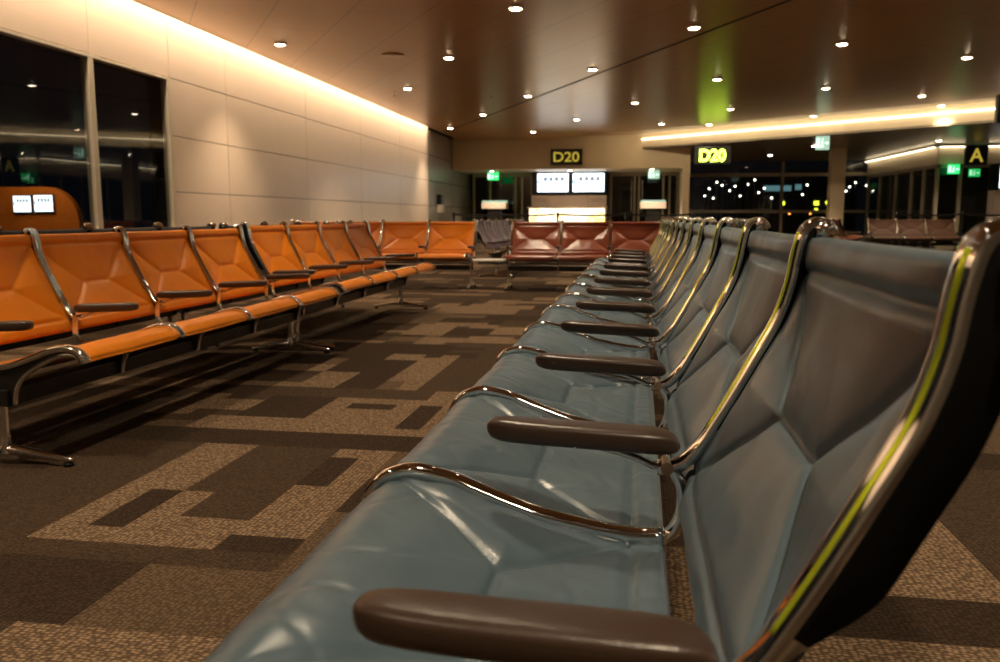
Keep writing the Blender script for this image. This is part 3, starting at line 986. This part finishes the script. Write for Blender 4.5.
# ------------------------------------------------------------------ ceiling downlights
RING = MB().lathe([(.082, 0), (.086, .006), (.086, .02), (.068, .02), (.066, .004), (.082, 0)], (0, 0, 0), 24, 0, False).mesh('trim_ring', [M['trimring']])
LENS = MB().lathe([(.001, -.009), (.025, -.008), (.045, -.005), (.060, .001), (.064, .010), (.064, .018)], (0, 0, 0), 24).mesh('lamp_lens', [M['lens']])
SPOT_W = 150.0
spot = bpy.data.lights.new('downlight_beam', 'SPOT')
spot.energy = SPOT_W; spot.color = (1.0, .79, .54); spot.spot_size = math.radians(98); spot.spot_blend = 1.0; spot.shadow_soft_size = .07

def downlight(label, x, y, z, group=None, power=True):
    r = empty('ceiling_downlight', (x, y, z - .02)); tag(r, label, 'ceiling lamp', group)
    link('trim_ring', RING, r); link('lamp_lens', LENS, r)
    if power:
        link('downlight_beam', spot, r, (0, 0, -.05))
    return r
G0 = Vector((.61, 10.84)); GV = Vector((2.0, 1.3)); GU = Vector((-1.37, 2.72))
rowname = {-2: 'row hugging the left wall', -1: 'row two from the left wall', 0: 'row right beside the long dark joint', 1: 'row just right of the joint', 2: 'second row right of the joint', 3: 'third row right of the joint', 4: 'fourth row right of the joint'}
ordn = ['nearest', 'second', 'third', 'fourth', 'fifth', 'sixth', 'seventh', 'eighth', 'ninth']
CAMF = Vector((-.16034, .97786, -.13448)); CAMR = Vector((.98682, .16181, 0)); CAMU = Vector((-.02176, .13271, .99092))
def vis(x, y, z):
    d = Vector((x, y, z - .875)); w = d.dot(CAMF)
    if w < .3: return False
    return 0 < 500 + 840 * d.dot(CAMR) / w < 1000 and 0 < 331 - 840 * d.dot(CAMU) / w < 662
for i in range(-5, 7):
    cnt = 0
    for j in range(-6, 9):
        p = G0 + GV * i + GU * j
        if p.x < WX + .45 or p.x > 11 or p.y < -1.8: continue
        # keep in front of the ceiling edge
        if (p - E1).dot(Vector((-E1d.y, E1d.x))) > -.3 or p.y > YF - .4: continue
        if vis(p.x, p.y, CZ):
            lab = '%s recessed downlight of the %s' % (ordn[cnt], rowname.get(i, 'ceiling row at the edge'))
            cnt += 1
            downlight(lab, p.x, p.y, CZ)
        else:
            downlight('recessed ceiling downlight outside the picture', p.x, p.y, CZ, 'downlights outside the picture')
for nme, (x, y) in zip(('at its left end', 'left of the glowing gate sign', 'above the pale hanging exit sign', 'at its right end'), ((-.63, 24.3), (1.74, 22.9), (4.04, 21.4), (6.38, 19.9))):
    downlight('recessed downlight in the cream ceiling strip ' + nme, x, y, CZ + .10)
for nme, (x, y) in zip(('near the cream fascia corner', 'beyond the hanging exit sign', 'right of the glowing gate sign'), ((7.6, 23.7), (4.75, 24.9), (4.1, 28.4))):
    downlight('recessed downlight in the dark soffit ' + nme, x, y, SZ)
for nme, x in (('above the left glass doors', -4.5), ('over the counter screens', -2.1), ('above the right glass doors', .35)):
    downlight('recessed downlight under the bulkhead ' + nme, x, 25.9, 2.29)

# wall washer concealed in the slot along the left wall
def area(name, loc, rot, sx, sy, energy, col):
    l = bpy.data.lights.new(name, 'AREA'); l.shape = 'RECTANGLE'; l.size = sx; l.size_y = sy; l.energy = energy; l.color = col
    return link(name, l, None, loc, rot)
WASH = 240
area('wall_washer', (WX + .16, (YB + 22.3) / 2, 3.62), (0, math.radians(7), 0), .10, 24.4, WASH, (1.0, .85, .62)).data.spread = math.radians(95)

# added fill lamp, hidden above the main ceiling edge, brightening the cream strip and fascia
n1 = Vector((-E1d.y, E1d.x)); n1 = n1 if n1.y > 0 else -n1
a1w = a1 + E1d * 2.6
mid = (a1w + b1) / 2 + n1 * .05
ang = math.atan2(E1d.y, E1d.x)
lc = area('strip_fill', (mid.x, mid.y, CZ + .05), (0, 0, 0), (b1 - a1w).length, .04, 55, (1.0, .82, .56))
zax = Vector((-n1.x, -n1.y, -.10)).normalized(); xax = Vector((E1d.x, E1d.y, 0)); yax = zax.cross(xax).normalized(); xax = yax.cross(zax)
lc.matrix_world = Matrix(((xax.x, yax.x, zax.x, mid.x), (xax.y, yax.y, zax.y, mid.y), (xax.z, yax.z, zax.z, CZ + .05), (0, 0, 0, 1)))

# ------------------------------------------------------------------ night outside
struct(MB().box(-90, 120, -40, 140, -4.2, -4.0).build('ground_outside', M['apron']))
def building(label, x0, x1, y, z0, z1, wins):
    r = empty('terminal_building', ((x0 + x1) / 2, y, -4.0)); tag(r, label, 'building')
    c = (x0 + x1) / 2
    mb = MB(); mb.box(x0 - c, x1 - c, 0, 8, 0, z1 + 4).box(x0 - c - .3, x1 - c + .3, -.3, 8.3, z1 + 3.8, z1 + 4.2)
    mb.build('facade', M['night_wall'], r)
    for (x, z, w, h, m) in wins:
        MB().box(x - c - w / 2, x - c + w / 2, -.06, .04, z + 4 - h / 2, z + 4 + h / 2).build('window', M[m], r)
    return r
s = 80 / 840
def bx(px): return (px - 639) * s
def bz(py): return .875 + (217 - py) * s
building('distant dark building with small yellow lit windows beyond the glass', bx(735), bx(840), 80, -4, bz(176),
         [(bx(773.5), bz(204), .32, .32, 'win_yellow'), (bx(804), bz(204), .40, .36, 'win_yellow'), (bx(814), bz(203.5), .3, .28, 'win_yellow'), (bx(821.5), bz(205), .3, .32, 'win_yellow'), (bx(804), bz(210), .26, .2, 'win_yellow'), (bx(814), bz(212), .26, .2, 'win_yellow'),
          (bx(768), bz(190), 2.4, .5, 'win_teal'), (bx(787), bz(189), .55, .5, 'win_teal')])
def lamp_or_glint(label, px, py, Y, mat, g):  # amber ones are apron lamps, white ones imitate downlight reflections in the glass
    s = Y / 840; x = (px - 639) * s; z = .875 + (217 - py) * s
    r = empty('lamp_or_glint', (x, Y, -4.0)); tag(r, label, 'lamp', g)
    MB().cyl((0, 0, 0), (0, 0, z + 4 - .1), .08, .05, 8).build('mast', M['steel_dark'], r)
    MB().lathe([(.04, -.05), (.065, -.03), (.065, .03), (.04, .05)], (0, 0, z + 4), 10).build('lamp_head', M[mat], r)
for k, (px, py) in enumerate(((780, 214), (799, 214), (814, 213), (864, 212))):
    lamp_or_glint('amber apron lamp on a mast outside the dark glass', px, py, 62, 'lamp_amber', 'amber apron lamps')
for k, (px, py) in enumerate(((717, 187), (724, 192), (747, 182), (756, 190), (833, 189), (838, 185), (854, 193), (862, 189), (867, 186), (705, 190), (712, 184), (729, 188), (741, 186), (751, 194), (701, 197), (709, 199), (734, 197), (763, 199), (826, 186), (830, 193), (848, 188), (858, 184), (795, 187), (791, 196))):
    lamp_or_glint('white downlight reflection in the dark glass, built as a mast lamp outside', px, py, 66, 'glint_white', 'white downlight reflections')
# reflection in the left window, built as a solid wall outside the glass
def window_reflection():
    yP = 34.0; s = yP / 840
    def X(px): return (px - 639) * s * 1.0
    r = empty('gate_wall_reflection', (-27.2, yP, -.9)); tag(r, 'reflection of an orange arched gate wall with two screens, built outside the left window', 'gate wall')
    pts = [(-4.6, 0), (2.75, 0)]
    for k in range(9):
        t = PI / 2 * k / 8
        pts.append((2.75 - 1.6 * (1 - math.cos(t)), 1.5 + 1.6 * math.sin(t)))
    pts.append((-4.6, 3.12))
    MB().poly_y(pts, 0, .3).build('wall_panel', M['orange_wall'], r)
    return r
pr = window_reflection()
display('left screen of the gate wall reflection built outside the window', -27.55, -26.70, 1.10, 1.80, 33.88)
display('right screen of the gate wall reflection built outside the window', -26.52, -25.62, 1.12, 1.83, 33.88)
l = bpy.data.lights.new('reflection_fill', 'AREA'); l.energy = 70; l.color = (1, .62, .28); l.size = 3  # added lamp that lights the reflection wall outside the glass
link('reflection_fill', l, None, (-25.5, 31.5, 4.2), (math.radians(40), 0, 0))

# the unseen ends of the hall
struct(MB().box(WX, XR, YB - .2, YB, 0, 3.2).build('wall_behind', M['darkpanel']))
struct(MB().box(XR, XR + .2, YB, 31.6, 0, 3.2).build('wall_right', M['darkpanel']))

# ------------------------------------------------------------------ world, camera
w = bpy.data.worlds.new('night'); SC.world = w; w.use_nodes = True
w.node_tree.nodes['Background'].inputs[0].default_value = (.35, .42, .6, 1)
w.node_tree.nodes['Background'].inputs[1].default_value = .003

cam = bpy.data.cameras.new('camera'); cam.sensor_width = 36; cam.lens = 840 * 36 / 1000
cam.clip_start = .02; cam.clip_end = 400
cam.dof.use_dof = True; cam.dof.focus_distance = 1.7; cam.dof.aperture_fstop = 6.5
co = link('camera', cam)
co.matrix_world = Matrix(((CAMR.x, CAMU.x, -CAMF.x, 0), (CAMR.y, CAMU.y, -CAMF.y, 0), (CAMR.z, CAMU.z, -CAMF.z, .875), (0, 0, 0, 1)))
SC.camera = co

SC.view_settings.view_transform = 'Standard'
SC.view_settings.look = 'None'
SC.view_settings.gamma = 1.0
SC.view_settings.exposure = 0.82
SC.view_settings.use_curve_mapping = False
SC.cycles.use_denoising = True
SC.cycles.max_bounces = 8
SC.cycles.glossy_bounces = 5
SC.cycles.transparent_max_bounces = 12
SC.cycles.sample_clamp_indirect = 6.0
SC.cycles.caustics_reflective = False
SC.cycles.caustics_refractive = False
